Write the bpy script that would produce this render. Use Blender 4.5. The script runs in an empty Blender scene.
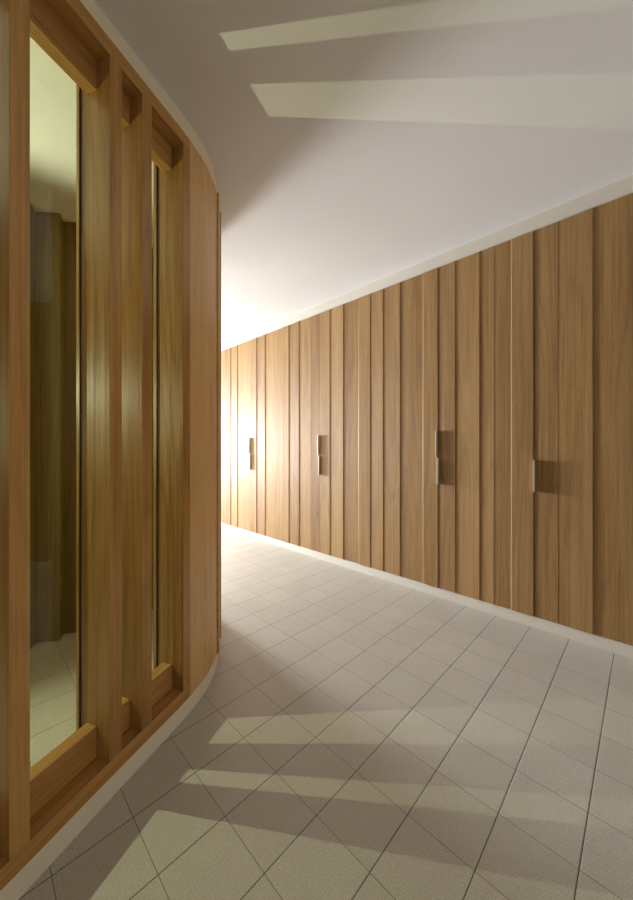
import bpy, bmesh, math, random
from mathutils import Vector, Matrix
random.seed(7)
sc = bpy.context.scene
COL = sc.collection
PHI = math.atan2(0.7135, 0.7006)          # the corridor runs 45.5 degrees off the view axis
CW, SW = math.cos(PHI), math.sin(PHI)
WALL = 2.495                              # distance from the camera foot to the cabinet wall
H = 1.14                                  # eye height
F, CX, HZ = 338.0, 315.4, 447.7
def W(u, w, z=0.0):                       # corridor frame -> world
    return Vector((w*CW - u*SW, w*SW + u*CW, z))
def ceil_z(x, y):
    return 2.512 + 0.039*(x*CW + y*SW)

# ------------------------------------------------------------------ materials
def new_mat(name):
    m = bpy.data.materials.new(name); m.use_nodes = True
    nt = m.node_tree; nt.nodes.clear()
    out = nt.nodes.new('ShaderNodeOutputMaterial')
    return m, nt, out
class NB:
    def __init__(s, nt): s.nt = nt
    def n(s, t, **k):
        x = s.nt.nodes.new(t)
        for a, v in k.items(): setattr(x, a, v)
        return x
    def link(s, a, b): s.nt.links.new(a, b)
    def setin(s, node, key, v):
        if hasattr(v, 'is_linked') or isinstance(v, bpy.types.NodeSocket): s.link(v, node.inputs[key])
        else: node.inputs[key].default_value = v
    def math(s, op, a, b=0.0, c=None, clamp=False):
        x = s.n('ShaderNodeMath', operation=op, use_clamp=clamp)
        s.setin(x, 0, a); s.setin(x, 1, b)
        if c is not None: s.setin(x, 2, c)
        return x.outputs[0]
    def mix(s, f, a, b, blend='MIX'):
        x = s.n('ShaderNodeMix', data_type='RGBA', blend_type=blend)
        s.setin(x, 0, f); s.setin(x, 6, a); s.setin(x, 7, b)
        return x.outputs[2]
    def vec(s, x, y, z):
        c = s.n('ShaderNodeCombineXYZ')
        s.setin(c, 0, x); s.setin(c, 1, y); s.setin(c, 2, z); return c.outputs[0]
    def noise(s, vec, scale=1.0, detail=3.0, rough=0.5, dist=0.0):
        x = s.n('ShaderNodeTexNoise'); s.link(vec, x.inputs['Vector'])
        x.inputs['Scale'].default_value = scale; x.inputs['Detail'].default_value = detail
        x.inputs['Roughness'].default_value = rough; x.inputs['Distortion'].default_value = dist
        return x.outputs['Fac']
    def ramp(s, f, stops):
        x = s.n('ShaderNodeValToRGB'); s.link(f, x.inputs[0]); e = x.color_ramp.elements
        while len(e) > 1: e.remove(e[-1])
        e[0].position, e[0].color = stops[0][0], (*stops[0][1], 1)
        for p, c in stops[1:]:
            k = e.new(p); k.color = (*c, 1)
        return x.outputs[0]

def wood(name, dark, mid, light, rough=0.42, grain=1.0, spec=0.5):
    m, nt, out = new_mat(name); b = NB(nt)
    uv = b.n('ShaderNodeUVMap', uv_map='UVMap'); sep = b.n('ShaderNodeSeparateXYZ'); b.link(uv.outputs[0], sep.inputs[0])
    at = b.n('ShaderNodeAttribute', attribute_name='board'); bid = at.outputs['Fac']
    x, y = sep.outputs[0], sep.outputs[1]
    off = b.math('MULTIPLY', bid, 37.31)
    big = b.noise(b.vec(b.math('MULTIPLY', x, 5.5), b.math('MULTIPLY', y, 0.42), off), 1.0, 1.5, 0.45, 0.15)
    rings = b.math('SINE', b.math('MULTIPLY', big, 70.0))
    rings = b.math('MULTIPLY_ADD', rings, 0.5, 0.5)
    rings = b.math('POWER', rings, 2.2)
    streak = b.noise(b.vec(b.math('MULTIPLY', x, 95.0), b.math('MULTIPLY', y, 1.2), off), 1.0, 4.0, 0.6)
    pore = b.noise(b.vec(b.math('MULTIPLY', x, 420.0), b.math('MULTIPLY', y, 14.0), off), 1.0, 2.0, 0.6)
    broad = b.noise(b.vec(b.math('MULTIPLY', x, 9.0), b.math('MULTIPLY', y, 0.5), b.math('ADD', off, 9.0)), 1.0, 2.0)
    t = b.math('MULTIPLY_ADD', rings, -0.11*grain, 0.46)
    t = b.math('ADD', t, b.math('MULTIPLY', b.math('SUBTRACT', streak, 0.5), 0.85*grain))
    t = b.math('ADD', t, b.math('MULTIPLY', b.math('SUBTRACT', pore, 0.5), 0.55*grain))
    t = b.math('ADD', t, b.math('MULTIPLY', b.math('SUBTRACT', broad, 0.5), 0.55*grain))
    tone = b.n('ShaderNodeTexWhiteNoise', noise_dimensions='1D'); b.link(off, tone.inputs['W'])
    t = b.math('ADD', t, b.math('MULTIPLY', b.math('SUBTRACT', tone.outputs[0], 0.5), 0.30))
    col = b.ramp(t, [(0.0, dark), (0.5, mid), (1.0, light)])
    # occasional knot
    vo = b.n('ShaderNodeTexVoronoi', feature='F1'); b.link(b.vec(b.math('MULTIPLY', x, 6.0), b.math('MULTIPLY', y, 1.5), off), vo.inputs['Vector'])
    vo.inputs['Scale'].default_value = 1.0
    kn = b.math('SUBTRACT', 1.0, b.math('DIVIDE', vo.outputs['Distance'], 0.07), clamp=True)
    col = b.mix(b.math('MULTIPLY', kn, 0.6), col, (*[c*0.35 for c in dark], 1))
    p = b.n('ShaderNodeBsdfPrincipled'); b.link(col, p.inputs['Base Color'])
    rr = b.math('MULTIPLY_ADD', streak, 0.18, rough-0.09); b.link(rr, p.inputs['Roughness'])
    p.inputs['Specular IOR Level'].default_value = spec
    bu = b.n('ShaderNodeBump'); bu.inputs['Strength'].default_value = 0.18; bu.inputs['Distance'].default_value = 0.0012
    b.link(b.math('ADD', pore, streak), bu.inputs['Height']); b.link(bu.outputs[0], p.inputs['Normal'])
    b.link(p.outputs[0], out.inputs[0]); return m

M = {}
M['oak'] = wood('oak_panels', (0.185, 0.090, 0.030), (0.335, 0.194, 0.071), (0.46, 0.295, 0.13), rough=0.56, grain=1.05, spec=0.35)
M['oak_screen'] = wood('oak_screen', (0.24, 0.105, 0.025), (0.48, 0.252, 0.070), (0.64, 0.38, 0.13), rough=0.33, grain=1.15, spec=0.6)
M['oak_bounce_lit'] = wood('oak_cladding_bounce_lit', (0.34, 0.18, 0.065), (0.66, 0.40, 0.165), (0.80, 0.53, 0.25), rough=0.45, grain=0.9)  # oak made paler: bounce light on the cladding is put into its colour
M['oak_dark'] = wood('oak_inner', (0.09, 0.060, 0.018), (0.22, 0.155, 0.048), (0.33, 0.25, 0.09), rough=0.5)  # darker, more olive oak for the boards behind the glass

def plaster(name, c, rough=0.85):
    m, nt, out = new_mat(name); b = NB(nt)
    tc = b.n('ShaderNodeTexCoord')
    n1 = b.noise(tc.outputs['Object'], 1.3, 3.0); n2 = b.noise(tc.outputs['Object'], 140.0, 2.0)
    col = b.ramp(n1, [(0.3, tuple(v*0.97 for v in c)), (0.7, tuple(min(1, v*1.02) for v in c))])
    p = b.n('ShaderNodeBsdfPrincipled'); b.link(col, p.inputs['Base Color']); p.inputs['Roughness'].default_value = rough
    p.inputs['Specular IOR Level'].default_value = 0.25
    bu = b.n('ShaderNodeBump'); bu.inputs['Strength'].default_value = 0.05; bu.inputs['Distance'].default_value = 0.001
    b.link(n2, bu.inputs['Height']); b.link(bu.outputs[0], p.inputs['Normal'])
    b.link(p.outputs[0], out.inputs[0]); return m
M['ceiling'] = plaster('white_plaster', (0.755, 0.75, 0.745))
M['cream'] = plaster('cream_paint', (0.84, 0.77, 0.62), 0.6)
M['cream_wall'] = plaster('putty_paint', (0.66, 0.615, 0.535), 0.6)
M['white'] = plaster('white_wall_paint', (0.74, 0.72, 0.68))

def simple(name, c, rough=0.5, metal=0.0):
    m, nt, out = new_mat(name); b = NB(nt)
    tc = b.n('ShaderNodeTexCoord'); n = b.noise(tc.outputs['Object'], 60.0, 2.0)
    col = b.ramp(n, [(0.3, tuple(v*0.94 for v in c)), (0.7, c)])
    p = b.n('ShaderNodeBsdfPrincipled'); b.link(col, p.inputs['Base Color'])
    p.inputs['Roughness'].default_value = rough; p.inputs['Metallic'].default_value = metal
    b.link(p.outputs[0], out.inputs[0]); return m
M['metal'] = simple('brushed_aluminium', (0.80, 0.77, 0.71), 0.45, 0.35)
M['gasket'] = simple('dark_gasket', (0.035, 0.030, 0.015), 0.5)
M['carcass'] = simple('dark_carcass', (0.035, 0.024, 0.014), 0.8)

def glass_mat():
    m, nt, out = new_mat('tinted_glass'); b = NB(nt)
    t = b.n('ShaderNodeBsdfTransparent'); t.inputs[0].default_value = (0.80, 0.84, 0.70, 1)
    g = b.n('ShaderNodeBsdfGlossy'); g.inputs['Roughness'].default_value = 0.01; g.inputs[0].default_value = (1.0, 0.9, 0.78, 1)
    ge = b.n('ShaderNodeNewGeometry'); dp = b.n('ShaderNodeVectorMath', operation='DOT_PRODUCT')
    b.link(ge.outputs['Normal'], dp.inputs[0]); b.link(ge.outputs['Incoming'], dp.inputs[1])
    c = b.math('SUBTRACT', 1.0, b.math('ABSOLUTE', dp.outputs['Value']), clamp=True)
    fr = b.math('MULTIPLY_ADD', b.math('POWER', c, 5.0), 0.95, 0.045)
    mx = b.n('ShaderNodeMixShader'); b.link(fr, mx.inputs[0])
    b.link(t.outputs[0], mx.inputs[1]); b.link(g.outputs[0], mx.inputs[2]); b.link(mx.outputs[0], out.inputs[0]); return m
M['glass'] = glass_mat()

def floor_mat():
    m, nt, out = new_mat('embossed_floor_tile'); b = NB(nt)
    tc = b.n('ShaderNodeTexCoord'); sep = b.n('ShaderNodeSeparateXYZ'); b.link(tc.outputs['Object'], sep.inputs[0])
    w, u = sep.outputs[0], sep.outputs[1]
    T = 0.2
    def cell(c, o):
        s_ = b.math('DIVIDE', b.math('SUBTRACT', c, o), T)
        fl = b.math('FLOOR', s_); fr = b.math('SUBTRACT', s_, fl)
        d = b.math('MULTIPLY', b.math('MINIMUM', fr, b.math('SUBTRACT', 1.0, fr)), T)   # metres to the joint
        return fl, d
    iu, du = cell(u, 0.1315); iw, dw = cell(w, 1.35)
    # the last strip beside the cabinets is cut wider than one tile: no joint there
    near = b.math('GREATER_THAN', w, 2.20)
    dw = b.math('ADD', dw, near)
    iw = b.math('MINIMUM', iw, 4.0)
    tone = b.n('ShaderNodeTexWhiteNoise', noise_dimensions='2D'); b.link(b.vec(iu, iw, 0.0), tone.inputs['Vector'])
    tone2 = b.n('ShaderNodeTexWhiteNoise', noise_dimensions='2D'); b.link(b.vec(iw, iu, 0.0), tone2.inputs['Vector'])
    n1 = b.noise(tc.outputs['Object'], 3.5, 3.0, 0.6)
    n2 = b.noise(tc.outputs['Object'], 22.0, 3.0, 0.6)
    t = b.math('MULTIPLY_ADD', tone.outputs[0], 0.24, 0.28)
    t = b.math('ADD', t, b.math('MULTIPLY', b.math('SUBTRACT', n1, 0.5), 0.7))
    t = b.math('ADD', t, b.math('MULTIPLY', b.math('SUBTRACT', n2, 0.5), 0.35))
    col = b.ramp(t, [(0.0, (0.49, 0.455, 0.40)), (0.5, (0.565, 0.53, 0.475)), (1.0, (0.63, 0.60, 0.54))])
    # embossed honeycomb dimples, 8 mm apart
    vo = b.n('ShaderNodeTexVoronoi', feature='F1'); vo.inputs['Randomness'].default_value = 0.25
    sh = b.vec(b.math('ADD', u, b.math('MULTIPLY', w, 0.5)), b.math('MULTIPLY', w, 0.92), 0.0)
    b.link(sh, vo.inputs['Vector']); vo.inputs['Scale'].default_value = 118.0
    ring = b.math('SUBTRACT', 1.0, b.math('DIVIDE', b.math('ABSOLUTE', b.math('SUBTRACT', vo.outputs['Distance'], 0.36)), 0.16), clamp=True)
    col = b.mix(b.math('MULTIPLY', ring, 0.55), col, (0.27, 0.25, 0.205, 1))
    ju = b.math('LESS_THAN', du, 0.0014); jw = b.math('LESS_THAN', dw, 0.0010)
    j = b.math('MAXIMUM', ju, b.math('MULTIPLY', jw, 0.75))
    col = b.mix(b.math('MULTIPLY', j, 0.95), col, (0.06, 0.05, 0.04, 1))
    p = b.n('ShaderNodeBsdfPrincipled'); b.link(col, p.inputs['Base Color'])
    b.link(b.math('MULTIPLY_ADD', n2, 0.2, 0.34), p.inputs['Roughness']); p.inputs['Specular IOR Level'].default_value = 0.5
    hu = b.math('DIVIDE', du, 0.0035, clamp=True); hw = b.math('DIVIDE', dw, 0.0028, clamp=True)
    bev = b.math('MINIMUM', hu, hw)
    hgt = b.math('ADD', b.math('MULTIPLY', bev, 1.0), b.math('MULTIPLY', ring, -0.22))
    hgt = b.math('ADD', hgt, b.math('MULTIPLY', n2, 0.5))
    # every tile sits at a hair of its own level
    hgt = b.math('ADD', hgt, b.math('MULTIPLY', tone2.outputs[0], 0.35))
    bu = b.n('ShaderNodeBump'); bu.inputs['Strength'].default_value = 0.55; bu.inputs['Distance'].default_value = 0.0012
    b.link(hgt, bu.inputs['Height']); b.link(bu.outputs[0], p.inputs['Normal'])
    b.link(p.outputs[0], out.inputs[0]); return m
M['floor'] = floor_mat()

# ------------------------------------------------------------------ mesh helper
class MB:
    """collects faces with grain-aligned uv and a board number"""
    def __init__(s): s.v = []; s.f = []; s.uv = []; s.b = []
    def quad(s, pts, uvs=None, bid=0):
        i = len(s.v); s.v += [tuple(p) for p in pts]; s.f.append(tuple(range(i, i+len(pts))))
        if uvs is None:
            o = Vector(pts[0]); ex = (Vector(pts[1])-o).normalized()
            ey = (Vector(pts[-1])-o); ey = (ey - ex*ey.dot(ex)).normalized()
            uvs = [((Vector(p)-o).dot(ex), (Vector(p)-o).dot(ey)) for p in pts]
        s.uv += uvs; s.b.append(bid)
    def prism(s, plan, z0, z1, bid=0, topz=None, along='z'):
        """plan: list of (x,y) counter-clockwise seen from above; grain along z, or along the plan when along='p'"""
        n = len(plan); d = 0.0
        zt = topz or (lambda x, y: z1)
        for i in range(n):
            a, c = plan[i], plan[(i+1) % n]; L = math.hypot(c[0]-a[0], c[1]-a[1])
            pts = [(a[0], a[1], z0), (c[0], c[1], z0), (c[0], c[1], zt(*c)), (a[0], a[1], zt(*a))]
            if along == 'z': uvs = [(d, z0), (d+L, z0), (d+L, z1), (d, z1)]
            else: uvs = [(z0, d), (z0, d+L), (z1, d+L), (z1, d)]
            s.quad(pts, uvs, bid); d += L
        s.quad([(x, y, zt(x, y)) for x, y in plan], [(x, y) for x, y in plan], bid)
        s.quad([(x, y, z0) for x, y in reversed(plan)], [(x, y) for x, y in reversed(plan)], bid)
    def strip(s, inner, outer, z0, z1, bid=0, topz=None):
        """solid band between two polylines of equal length (a curved rail), grain along its run"""
        zt = topz or (lambda x, y: z1); d = 0.0; n = len(inner)
        for k in range(n-1):
            a, b_, c, e = outer[k], outer[k+1], inner[k+1], inner[k]
            L = math.hypot(b_[0]-a[0], b_[1]-a[1]); t = math.hypot(a[0]-e[0], a[1]-e[1])
            def q(p0, z0_, p1, z1_, p2, z2_, p3, z3_, uvs): s.quad([(p0[0], p0[1], z0_), (p1[0], p1[1], z1_), (p2[0], p2[1], z2_), (p3[0], p3[1], z3_)], uvs, bid)
            q(a, z0, b_, z0, b_, zt(*b_), a, zt(*a), [(z0, d), (z0, d+L), (z1, d+L), (z1, d)])
            q(c, z0, e, z0, e, zt(*e), c, zt(*c), [(z0+1, d+L), (z0+1, d), (z1+1, d), (z1+1, d+L)])
            q(a, zt(*a), b_, zt(*b_), c, zt(*c), e, zt(*e), [(2, d), (2, d+L), (2+t, d+L), (2+t, d)])
            q(e, z0, c, z0, b_, z0, a, z0, [(3, d), (3, d+L), (3+t, d+L), (3+t, d)])
            d += L
        for a, e in ((outer[0], inner[0]), (inner[-1], outer[-1])):
            s.quad([(e[0], e[1], z0), (a[0], a[1], z0), (a[0], a[1], zt(*a)), (e[0], e[1], zt(*e))], None, bid)
    def build(s, name, mat, parent=None, bevel=0.0, weld=True, smooth=False):
        me = bpy.data.meshes.new(name); me.from_pydata(s.v, [], s.f)
        uvl = me.uv_layers.new(name='UVMap')
        for i, c in enumerate(s.uv): uvl.data[i].uv = c
        at = me.attributes.new('board', 'FLOAT', 'FACE')
        for i, c in enumerate(s.b): at.data[i].value = c
        me.materials.append(mat)
        bm = bmesh.new(); bm.from_mesh(me)
        if weld: bmesh.ops.remove_doubles(bm, verts=bm.verts, dist=1e-5)
        bmesh.ops.recalc_face_normals(bm, faces=bm.faces)
        bm.to_mesh(me); bm.free()
        o = bpy.data.objects.new(name, me); COL.objects.link(o)
        if parent: o.parent = parent
        if bevel:
            md = o.modifiers.new('bevel', 'BEVEL'); md.width = bevel; md.segments = 2; md.limit_method = 'ANGLE'; md.angle_limit = math.radians(40)
        return o
def empty(name, loc=(0, 0, 0), rz=0.0):
    o = bpy.data.objects.new(name, None); o.empty_display_size = 0.1
    o.location = loc; o.rotation_euler = (0, 0, rz); COL.objects.link(o); return o
def struct(o): o['kind'] = 'structure'; return o
def tag(o, label, cat, group=None):
    o['label'] = label; o['category'] = cat
    if group: o['group'] = group
    return o

# ------------------------------------------------------------------ plan curve of the rounded screen
KEY = [(-2.05, -0.62), (-1.62, -0.36), (-1.30, -0.08), (-1.06, 0.20), (-0.905, 0.45), (-0.815, 0.66), (-0.745, 0.855),
       (-0.675, 1.060), (-0.608, 1.250), (-0.555, 1.400), (-0.523, 1.515), (-0.507, 1.625), (-0.512, 1.750),
       (-0.536, 1.880), (-0.572, 2.010), (-0.628, 2.150), (-0.71, 2.30), (-0.82, 2.44), (-0.94, 2.555)]
def catmull(P, n=16):
    out = []
    for i in range(1, len(P)-2):
        p0, p1, p2, p3 = (Vector(P[i+k]) for k in (-1, 0, 1, 2))
        for k in range(n):
            t = k/n
            out.append(0.5*((2*p1) + (-p0+p2)*t + (2*p0-5*p1+4*p2-p3)*t*t + (-p0+3*p1-3*p2+p3)*t**3))
    out.append(Vector(P[-2])); return out
CUR = catmull(KEY)
ARC = [0.0]
for a, c in zip(CUR, CUR[1:]): ARC.append(ARC[-1] + (c-a).length)
def at(s):
    s = max(0, min(ARC[-1]-1e-6, s))
    import bisect
    i = bisect.bisect_right(ARC, s)-1; t = (s-ARC[i])/(ARC[i+1]-ARC[i])
    p = CUR[i].lerp(CUR[i+1], t)
    a = at_dir(i, t); return p, a
def at_dir(i, t):
    j = max(0, i-1); k = min(len(CUR)-1, i+2)
    return (CUR[k]-CUR[j]).normalized()
def off(s, d):                            # d metres inward from the corridor face
    p, t = at(s); n = Vector((-t.y, t.x)); return p + n*d
def s_of(slope):                          # arc position where the line x = slope*y from the origin meets the face
    for i in range(len(CUR)-1):
        a, c = CUR[i], CUR[i+1]
        if a.y <= 0.05: continue
        fa, fc = a.x - slope*a.y, c.x - slope*c.y
        if fa <= 0 < fc: return ARC[i] + (ARC[i+1]-ARC[i])*(-fa/(fc-fa))
    raise ValueError(slope)
SL = lambda px: (px-CX)/F
ZP, ZR0, ZR1, ZT0, ZT1 = 0.070, 0.123, 0.226, 2.410, 2.464     # plinth, rail top, sill top, top rail
ZH = 2.314
FD, FT = 0.153, 0.0455
f1, f2, f3, f0 = (s_of(SL(p)) for p in (116.0, 147.0, 186.8, 20.0))
clad0 = f3 + FT/2

# ------------------------------------------------------------------ room shell
def slab(name, pts, z0, z1, mat, frame=True, ztop=None, zbot=None):
    mb = MB()
    mb.prism(pts, z0, z1)
    return mb
# floor: built in the corridor frame so that its tiles line up with the cabinets
mb = MB(); mb.prism([(-4.2, -3.6), (2.75, -3.6), (2.75, 9.0), (-4.2, 9.0)], -0.12, 0.0)
fl = struct(mb.build('floor', M['floor'])); fl.rotation_euler[2] = PHI
mb = MB()
cp = [(-4.2, -3.6), (2.75, -3.6), (2.75, 9.0), (-4.2, 9.0)]
zc = lambda w, u: 2.512 + 0.039*w
b0 = [(w, u, zc(w, u)) for w, u in cp]; t0 = [(w, u, 2.85) for w, u in cp]
mb.quad(list(reversed(b0))); mb.quad(t0)
for i in range(4): mb.quad([b0[i], b0[(i+1) % 4], t0[(i+1) % 4], t0[i]])
ce = struct(mb.build('ceiling', M['ceiling'])); ce.rotation_euler[2] = PHI

def box_uw(name, u0, u1, w0, w1, z0, z1, mat, bevel=0, topc=False, parent=None):
    mb = MB(); mb.prism([(w0, u0), (w1, u0), (w1, u1), (w0, u1)], z0, z1, topz=(lambda w, u: zc(w, u)) if topc else None, along='p')
    o = mb.build(name, mat, parent, bevel)
    if parent is None: o.rotation_euler[2] = PHI
    return o
UN, UF = -1.35, 8.4
struct(box_uw('wall_right', -3.5, UF, WALL+0.16, WALL+0.25, 0, 2.6, M['white'], topc=True))
struct(box_uw('baseboard_right', -3.5, UF, WALL+0.002, WALL+0.06, 0.0, 0.072, M['cream_wall'], 0.001))
struct(box_uw('trim_1', -3.5, UF, WALL+0.002, WALL+0.06, 2.514, 2.60, M['cream_wall'], topc=True))
struct(box_uw('wall_near', -3.5, -3.4, -4.1, WALL+0.25, 0, 2.6, M['white'], topc=True))

# ------------------------------------------------------------------ cabinets along the right wall
def u_px(px, w=WALL):
    s = SL(px); Y = w/(s*CW+SW); return Y*(CW - s*SW)
# boundary px, kind at that boundary seen from left to right: d = step down (dark), l = step up (lit), s = soft
B = [(5.42, 'j'), (5.20, 'd'), (5.02, 'd'), (4.81, 'j'), (4.62, 'd'), (4.42, 'd'), (4.215, 'm'), (u_px(230.8), 'd'), (u_px(237.5), 'd'), (3.60, 'm'),
     (u_px(256.7), 'd'), (u_px(265.2), 'd'), (2.995, 'k'), (u_px(289.0), 'd'), (u_px(299.2), 'd'), (u_px(311.3), 's'), (2.384, 'm'),
     (u_px(330), 'd'), (u_px(343.4), 'd'), (u_px(358.8), 'l'), (1.762, 'j'), (u_px(383.2), 'd'), (u_px(400.2), 'd'), (u_px(423.0), 'l'),
     (1.139, 'j'), (u_px(455.2), 'd'), (u_px(479.5), 'd'), (u_px(494.2), 's'), (u_px(511.2), 'l'), (0.513, 'j'), (u_px(558.2), 's'), (u_px(592.7), 'd'),
     (-0.11, 'j')]
rnd = random.Random(3)
def door_mesh(ua, ub, first):
    """ua > ub: boards between the two joints, each board slightly canted like clapboard"""
    bs = [b for b in B if ub-1e-6 <= b[0] <= ua+1e-6]
    mb = MB(); g = 0.0018
    zb, zt = 0.074, 2.511
    for k in range(len(bs)-1):
        (l, kl), (r, kr) = bs[k], bs[k+1]
        pl = {'d': 0.0, 'j': 0.0, 'k': 0.006, 'l': 0.008, 's': 0.003, 'm': 0.003}[kl]     # how far proud each edge stands
        pr = {'d': 0.006, 'j': 0.005, 'k': 0.002, 'l': 0.001, 's': 0.004, 'm': 0.003}[kr]
        if k == 0: l -= g*(0.5 if kl == 'm' else 1)
        if k == len(bs)-2: r += g*(0.5 if kr == 'm' else 1)
        fl_, fr_ = WALL-pl, WALL-pr
        back = WALL+0.022
        dz = rnd.uniform(-0.002, 0.002)
        # plan in (w,u)
        if kl in 'lk': plan = [(fl_+0.002, l), (fl_, l-0.006), (fr_, r), (back, r), (back, l)]
        else: plan = [(fl_, l), (fr_, r), (back, r), (back, l)]
        mb.prism(plan, zb, zt, bid=first+k)
        i = 0
    return mb
HG = 'bar pulls of the cabinet doors'
def handle(parent, u, z0, side):
    """thin folded metal pull on the edge of a door"""
    mb = MB(); t = 0.0035
    c = u + side*0.0042
    mb.prism([(WALL-0.030, c-t/2), (WALL+0.004, c-t/2), (WALL+0.004, c+t/2), (WALL-0.030, c+t/2)], z0, z0+0.200)
    e = c + side*0.004
    mb.prism([(WALL-0.030, min(c, e)), (WALL-0.0275, min(c, e)), (WALL-0.0275, max(c, e)), (WALL-0.030, max(c, e))], z0, z0+0.200)
    o = mb.build('handle', M['metal'], parent, 0.0004, weld=False)
    o['label'] = 'slim aluminium pull'
    return o
bid = [1]
def cabinet(joints, handles, label):
    """joints from far to near; handles: list of (door index, joint u, z0, side)"""
    ua, ub = joints[0], joints[-1]; root = empty('wardrobe_cabinet', W(0, 0)); root.rotation_euler[2] = PHI
    # body: an open-fronted dark carcass behind the doors
    mb = MB(); x0, x1 = WALL+0.024, WALL+0.155; t = 0.018; g = 0.001
    def bx(w0, w1, u0, u1, z0, z1): mb.prism([(w0, u0), (w1, u0), (w1, u1), (w0, u1)], z0, z1)
    bx(x0, x1, ub+g, ub+t, 0.074, 2.511); bx(x0, x1, ua-t, ua-g, 0.074, 2.511)
    bx(x0, x1, ub+t, ua-t, 0.074, 0.092); bx(x0, x1, ub+t, ua-t, 2.493, 2.511); bx(x1-0.008, x1, ub+t, ua-t, 0.092, 2.493)
    for j in joints[1:-1]: bx(x0, x1-0.008, j-t/2, j+t/2, 0.092, 2.493)
    mb.build('body', M['carcass'], root, weld=False)
    doors = []
    for a, c in zip(joints, joints[1:]):
        m_ = door_mesh(a, c, bid[0]); bid[0] += 8
        doors.append(m_.build('door', M['oak'], root, 0.0008, weld=False))
    for di, u, z0, side in handles: handle(doors[di], u, z0, side)
    tag(root, label, 'cabinet', 'oak wardrobe cabinets along the corridor wall')
    return root
LO, UP = 0.863, 1.068
cabinet([5.42, 4.81, 4.215], [(0, 4.81, UP, 1), (1, 4.81, LO, -1)], 'farthest oak cabinet, only a bright sliver beside the curved screen')
cabinet([4.215, 3.60, 2.995], [(0, 3.60, UP, 1), (1, 3.60, LO, -1)], 'brightly lit oak cabinet with the farthest visible pair of pulls')
cabinet([2.995, 2.384, 1.762], [(0, 2.384, UP, 1), (1, 2.384, LO, -1)], 'middle oak cabinet, its stacked pulls the second pair from the curved screen')
cabinet([1.762, 1.139, 0.513], [(0, 1.139, UP, 1), (1, 1.139, LO, -1)], 'oak cabinet with two pale stacked pulls, second from the right edge')
cabinet([0.513, -0.11], [(0, 0.513, LO, -1)], 'nearest oak cabinet with one single pull, at the right edge')
# plain boarded return past the last cabinet
mb = MB(); uu = -0.112; k = 0
while uu > -3.3:
    r = uu - rnd.choice((0.11, 0.15, 0.2)); mb.prism([(WALL, uu), (WALL-0.009, r), (WALL+0.03, r), (WALL+0.03, uu)], 0.074, 2.511, bid=100+k); uu = r; k += 1
o = struct(mb.build('wall_right_boards', M['oak'], weld=False)); o.name = 'trim_2'; o.rotation_euler[2] = PHI

# ------------------------------------------------------------------ curved glazed screen (left)
def poly(s0, s1, d, n=None):
    n = n or max(2, int((s1-s0)/0.02)+1)
    return [tuple(off(s0+(s1-s0)*k/(n-1), d)) for k in range(n)]
def curved(s0, s1, d0, d1, z0, z1, bid=0, topz=None):
    n = max(2, int((s1-s0)/0.02)+1)
    mb = MB(); mb.strip(poly(s0, s1, d1, n), poly(s0, s1, d0, n), z0, z1, bid, topz); return mb
S0 = s_of(SL(20.0)) - 1.55
S_END = ARC[-1]-0.005
base = off(f1, 0.07)
scr = empty('timber_glass_screen', (0, 0, 0))
tag(scr, 'curved oak screen with upright fins and tall narrow glass panes on the left', 'screen')
fins = [f0-0.75-0.25, f0-0.50, f0-0.25, f0, f1, f2, f3]
fins = [s for s in fins if s > S0]
for k, s in enumerate(fins):
    p, t = at(s); n = Vector((-t.y, t.x)); a = p - t*FT/2; c = p + t*FT/2
    mb = MB(); mb.prism([tuple(a+n*0.0), tuple(a+n*FD), tuple(c+n*FD), tuple(c+n*0.0)][::-1], ZR0-0.0, ZT0, bid=200+k*3)
    # each face of the fin its own veneer
    for q in range(len(mb.b)): mb.b[q] = 200+k*7+q
    mb.build('fin', M['oak_screen'], scr, 0.0012)
sE = clad0
curved(fins[0]-0.03, sE, 0.0, FD+0.02, ZP+0.001, ZR0, 300).build('bottom_rail', M['oak_screen'], scr, 0.0012)
curved(fins[0]-0.03, sE, 0.0, FD+0.02, ZT0, ZT1-0.001, 301).build('top_rail', M['oak_screen'], scr, 0.0012)
for k, (a, c) in enumerate(zip(fins, fins[1:])):
    a2, c2 = a+FT/2+0.0005, c-FT/2-0.0005
    def bar(name, d0, d1, z0, z1, mat, bid, a2=a2, c2=c2, bev=0.0012):
        A, C_, D, E_ = off(a2, d0), off(c2, d0), off(c2, d1), off(a2, d1)
        # square bars run straight from fin to fin, offsets measured along each fin
        pa, ta = at(a); pc, tc_ = at(c); na = Vector((-ta.y, ta.x)); nc = Vector((-tc_.y, tc_.x))
        qa = pa + ta*(FT/2+0.0004); qc = pc - tc_*(FT/2+0.0004)
        mb = MB(); mb.strip([tuple(qa+na*d1), tuple(qc+nc*d1)], [tuple(qa+na*d0), tuple(qc+nc*d0)], z0, z1, bid)
        return mb.build(name, mat, scr, bev)
    bar('sill_beam', 0.057, 0.102, ZR0+0.0005, ZR1, M['oak_screen'], 310+k)
    bar('header_beam', 0.057, 0.102, ZH, ZT0-0.0005, M['oak_screen'], 330+k)
    # glass with a dark gasket along each upright
    bar('glass_pane', 0.1335, 0.1395, ZR0+0.001, ZT0-0.001, M['glass'], 0, bev=0)
    for (ss, sg) in ((a, 1), (c, -1)):
        p, t = at(ss); n = Vector((-t.y, t.x)); q = p + t*sg*(FT/2+0.0003); r = q + t*sg*0.005
        g = [tuple(q+n*0.1300), tuple(q+n*0.1332), tuple(r+n*0.1332), tuple(r+n*0.1300)]
        if sg > 0: g = g[::-1]
        mb = MB(); mb.prism(g, ZR0+0.001, ZT0-0.001); mb.build('gasket', M['gasket'], scr)

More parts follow.
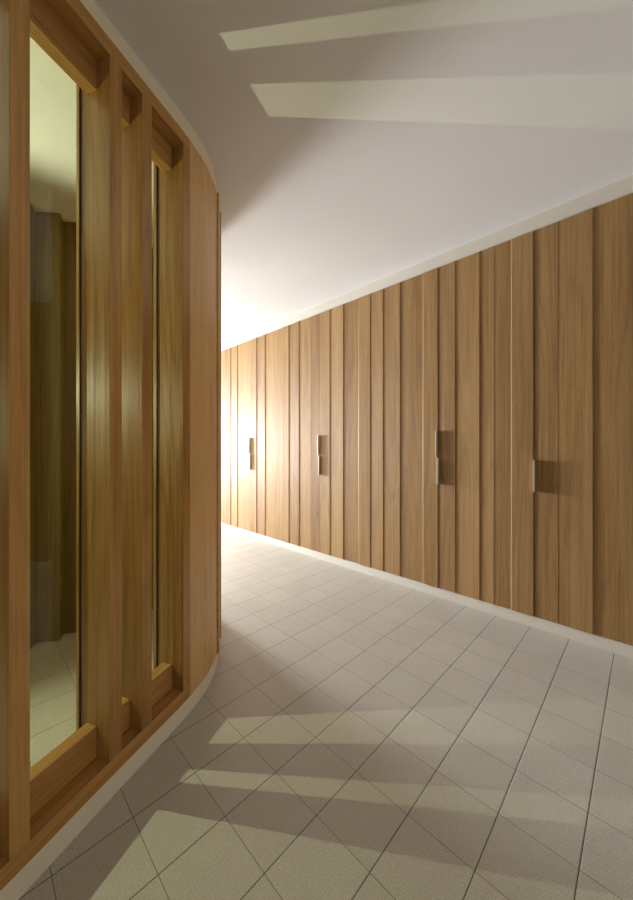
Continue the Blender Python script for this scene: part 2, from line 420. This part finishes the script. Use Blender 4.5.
# plinth and cream head band of the curved wall
struct(curved(S0, S_END, 0.002, 0.16, 0.0, ZP, 0).build('baseboard_left', M['cream'], None, 0.001))
struct(curved(S0, S_END, 0.004, 0.16, ZT1, 2.6, 0, topz=lambda x, y: ceil_z(x, y)+0.0).build('trim_3', M['cream']))

# boarded part of the curved wall, after the last fin
bounds = [clad0+0.0005, s_of(SL(209.6)), s_of(SL(216.6))]
while bounds[-1] < S_END-0.2: bounds.append(bounds[-1]+rnd.choice((0.115, 0.145)))
bounds.append(S_END)
mb = MB()
for k, (a, c) in enumerate(zip(bounds, bounds[1:])):
    d0 = -0.001 if k == 0 else 0.010
    n = max(2, int((c-a)/0.02)+1)
    outer = [tuple(off(a+(c-a)*j/(n-1), 0.001 + (0.010 if k > 0 else 0.0)*(1-j/(n-1)) - (0.004 if k else 0.0)*(j/(n-1)))) for j in range(n)]
    e = c-(0.0008 if k == 0 else 0.005)
    outer = [tuple(off(a+(e-a)*j/(n-1), (0.001 if k == 0 else (0.004 if k == 1 else -0.011)*(1-j/(n-1))-0.002*(j/(n-1))))) for j in range(n)]
    inner = poly(a, e, 0.10, n)
    tmp = MB(); tmp.strip(inner, outer, ZP+0.001, ZT1-0.001, 400+k*5)
    # grain upright
    for q in range(len(tmp.uv)): tmp.uv[q] = (tmp.uv[q][1], tmp.uv[q][0])
    for q in range(0, len(tmp.f)):
        if len(tmp.f[q]) == 4: pass
    base_i = len(mb.v); mb.v += tmp.v; mb.f += [tuple(i+base_i for i in f_) for f_ in tmp.f]; mb.uv += tmp.uv; mb.b += tmp.b
struct(mb.build('wall_left', M['oak_bounce_lit'], weld=False))
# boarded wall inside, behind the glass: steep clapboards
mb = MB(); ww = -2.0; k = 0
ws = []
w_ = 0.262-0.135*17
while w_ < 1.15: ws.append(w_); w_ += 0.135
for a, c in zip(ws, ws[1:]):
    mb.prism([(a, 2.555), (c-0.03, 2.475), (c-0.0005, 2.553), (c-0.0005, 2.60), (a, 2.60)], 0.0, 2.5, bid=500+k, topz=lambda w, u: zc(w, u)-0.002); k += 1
o = struct(mb.build('wall_back', M['oak_dark'], weld=False)); o.rotation_euler[2] = PHI
# plain backs and the far side of the glazed room
struct(box_uw('wall_inner', 2.605, 2.70, -4.1, 1.02, 0, 2.5, M['white'], topc=True))
struct(box_uw('wall_west', -3.4, 8.4, -4.2, -4.1, 0, 2.5, M['white'], topc=True))

# ------------------------------------------------------------------ far end with its window
WU = 8.4
def end_wall():
    mb = MB()
    def bx(w0, w1, z0, z1, top=False):
        mb.prism([(w0, WU), (w1, WU), (w1, WU+0.12), (w0, WU+0.12)], z0, z1, topz=(lambda w, u: zc(w, u)) if top else None)
    bx(-4.1, 0.2, 0, 2.5, True); bx(2.2, WALL+0.25, 0, 2.6, True); bx(0.2, 2.2, 0, 0.30); bx(0.2, 2.2, 2.15, 2.5, True)
    return mb.build('wall_far', M['white'], weld=False)
o = struct(end_wall()); o.rotation_euler[2] = PHI
win = struct(empty('window_1', (0, 0, 0), PHI))
mb = MB()
for (a, c, z0, z1) in ((0.2, 0.25, 0.30, 2.15), (2.15, 2.2, 0.30, 2.15), (1.175, 1.225, 0.35, 2.10), (0.25, 2.15, 0.30, 0.35), (0.25, 2.15, 2.10, 2.15)):
    mb.prism([(a, WU+0.03), (c, WU+0.03), (c, WU+0.08), (a, WU+0.08)], z0, z1)
mb.build('window_frame', M['cream'], win, weld=False)

# ------------------------------------------------------------------ lights
def area(name, loc, target, sx, sy, power, color, spread=math.pi):
    l = bpy.data.lights.new(name, 'AREA'); l.shape = 'RECTANGLE'; l.size = sx; l.size_y = sy; l.energy = power; l.color = color; l.spread = spread
    o = bpy.data.objects.new(name, l); COL.objects.link(o); o.location = loc
    o.rotation_euler = (Vector(target)-Vector(loc)).to_track_quat('-Z', 'Y').to_euler(); return o
area('low_key_light', W(8.0, 1.36, 1.25), W(2.5, 2.0, 0.95), 1.0, 0.7, 130, (0.97, 0.98, 1.0), math.radians(80))
area('far_window_light', W(8.3, 1.0, 1.35), W(3.0, 1.2, 1.2), 1.8, 1.6, 270, (0.90, 0.95, 1.0))
area('side_fill_light', W(5.2, -0.9, 1.1), W(3.9, 2.4, 0.9), 1.6, 1.5, 36, (0.90, 0.95, 1.0), math.radians(130))  # added fill to widen the bright part of the cabinet wall; no window here
l = bpy.data.lights.new('glazed_room_lamp', 'SPOT'); l.energy = 100; l.color = (1.0, 0.98, 0.86); l.shadow_soft_size = 0.004
l.spot_size = math.radians(165); l.spot_blend = 0.3
o = bpy.data.objects.new('glazed_room_lamp', l); COL.objects.link(o); o.location = (-2.02, 1.31, 1.53)
o.rotation_euler = Vector((0.788, -0.616, 0)).to_track_quat('-Z', 'Y').to_euler()
l = bpy.data.lights.new('glazed_room_fill', 'POINT'); l.energy = 5; l.color = (0.93, 1.0, 0.70); l.shadow_soft_size = 0.3  # added weak greenish fill for the glazed room, not a fixture
o = bpy.data.objects.new('glazed_room_fill', l); COL.objects.link(o); o.location = (-2.3, 0.4, 1.3)
area('behind_camera_fill', W(-3.2, 0.6, 1.6), W(1, 0.9, 1.2), 2.4, 1.6, 13, (1.0, 0.95, 0.88))  # added ambient fill from behind the camera, stands for no actual lamp

wd = bpy.data.worlds.new('World'); sc.world = wd; wd.use_nodes = True
wd.node_tree.nodes['Background'].inputs[0].default_value = (0.9, 0.95, 1.0, 1); wd.node_tree.nodes['Background'].inputs[1].default_value = 1.5

# ------------------------------------------------------------------ camera
cam = bpy.data.cameras.new('camera'); co = bpy.data.objects.new('camera', cam); COL.objects.link(co)
co.location = (0, 0, H); co.rotation_euler = (math.pi/2, 0, 0)
cam.sensor_fit = 'VERTICAL'; cam.sensor_height = 36; cam.lens = F/900*36
cam.shift_x = 1.1/900; cam.shift_y = -2.3/900; cam.clip_start = 0.02
sc.camera = co
sc.view_settings.view_transform = 'Standard'
sc.view_settings.exposure = 0.10
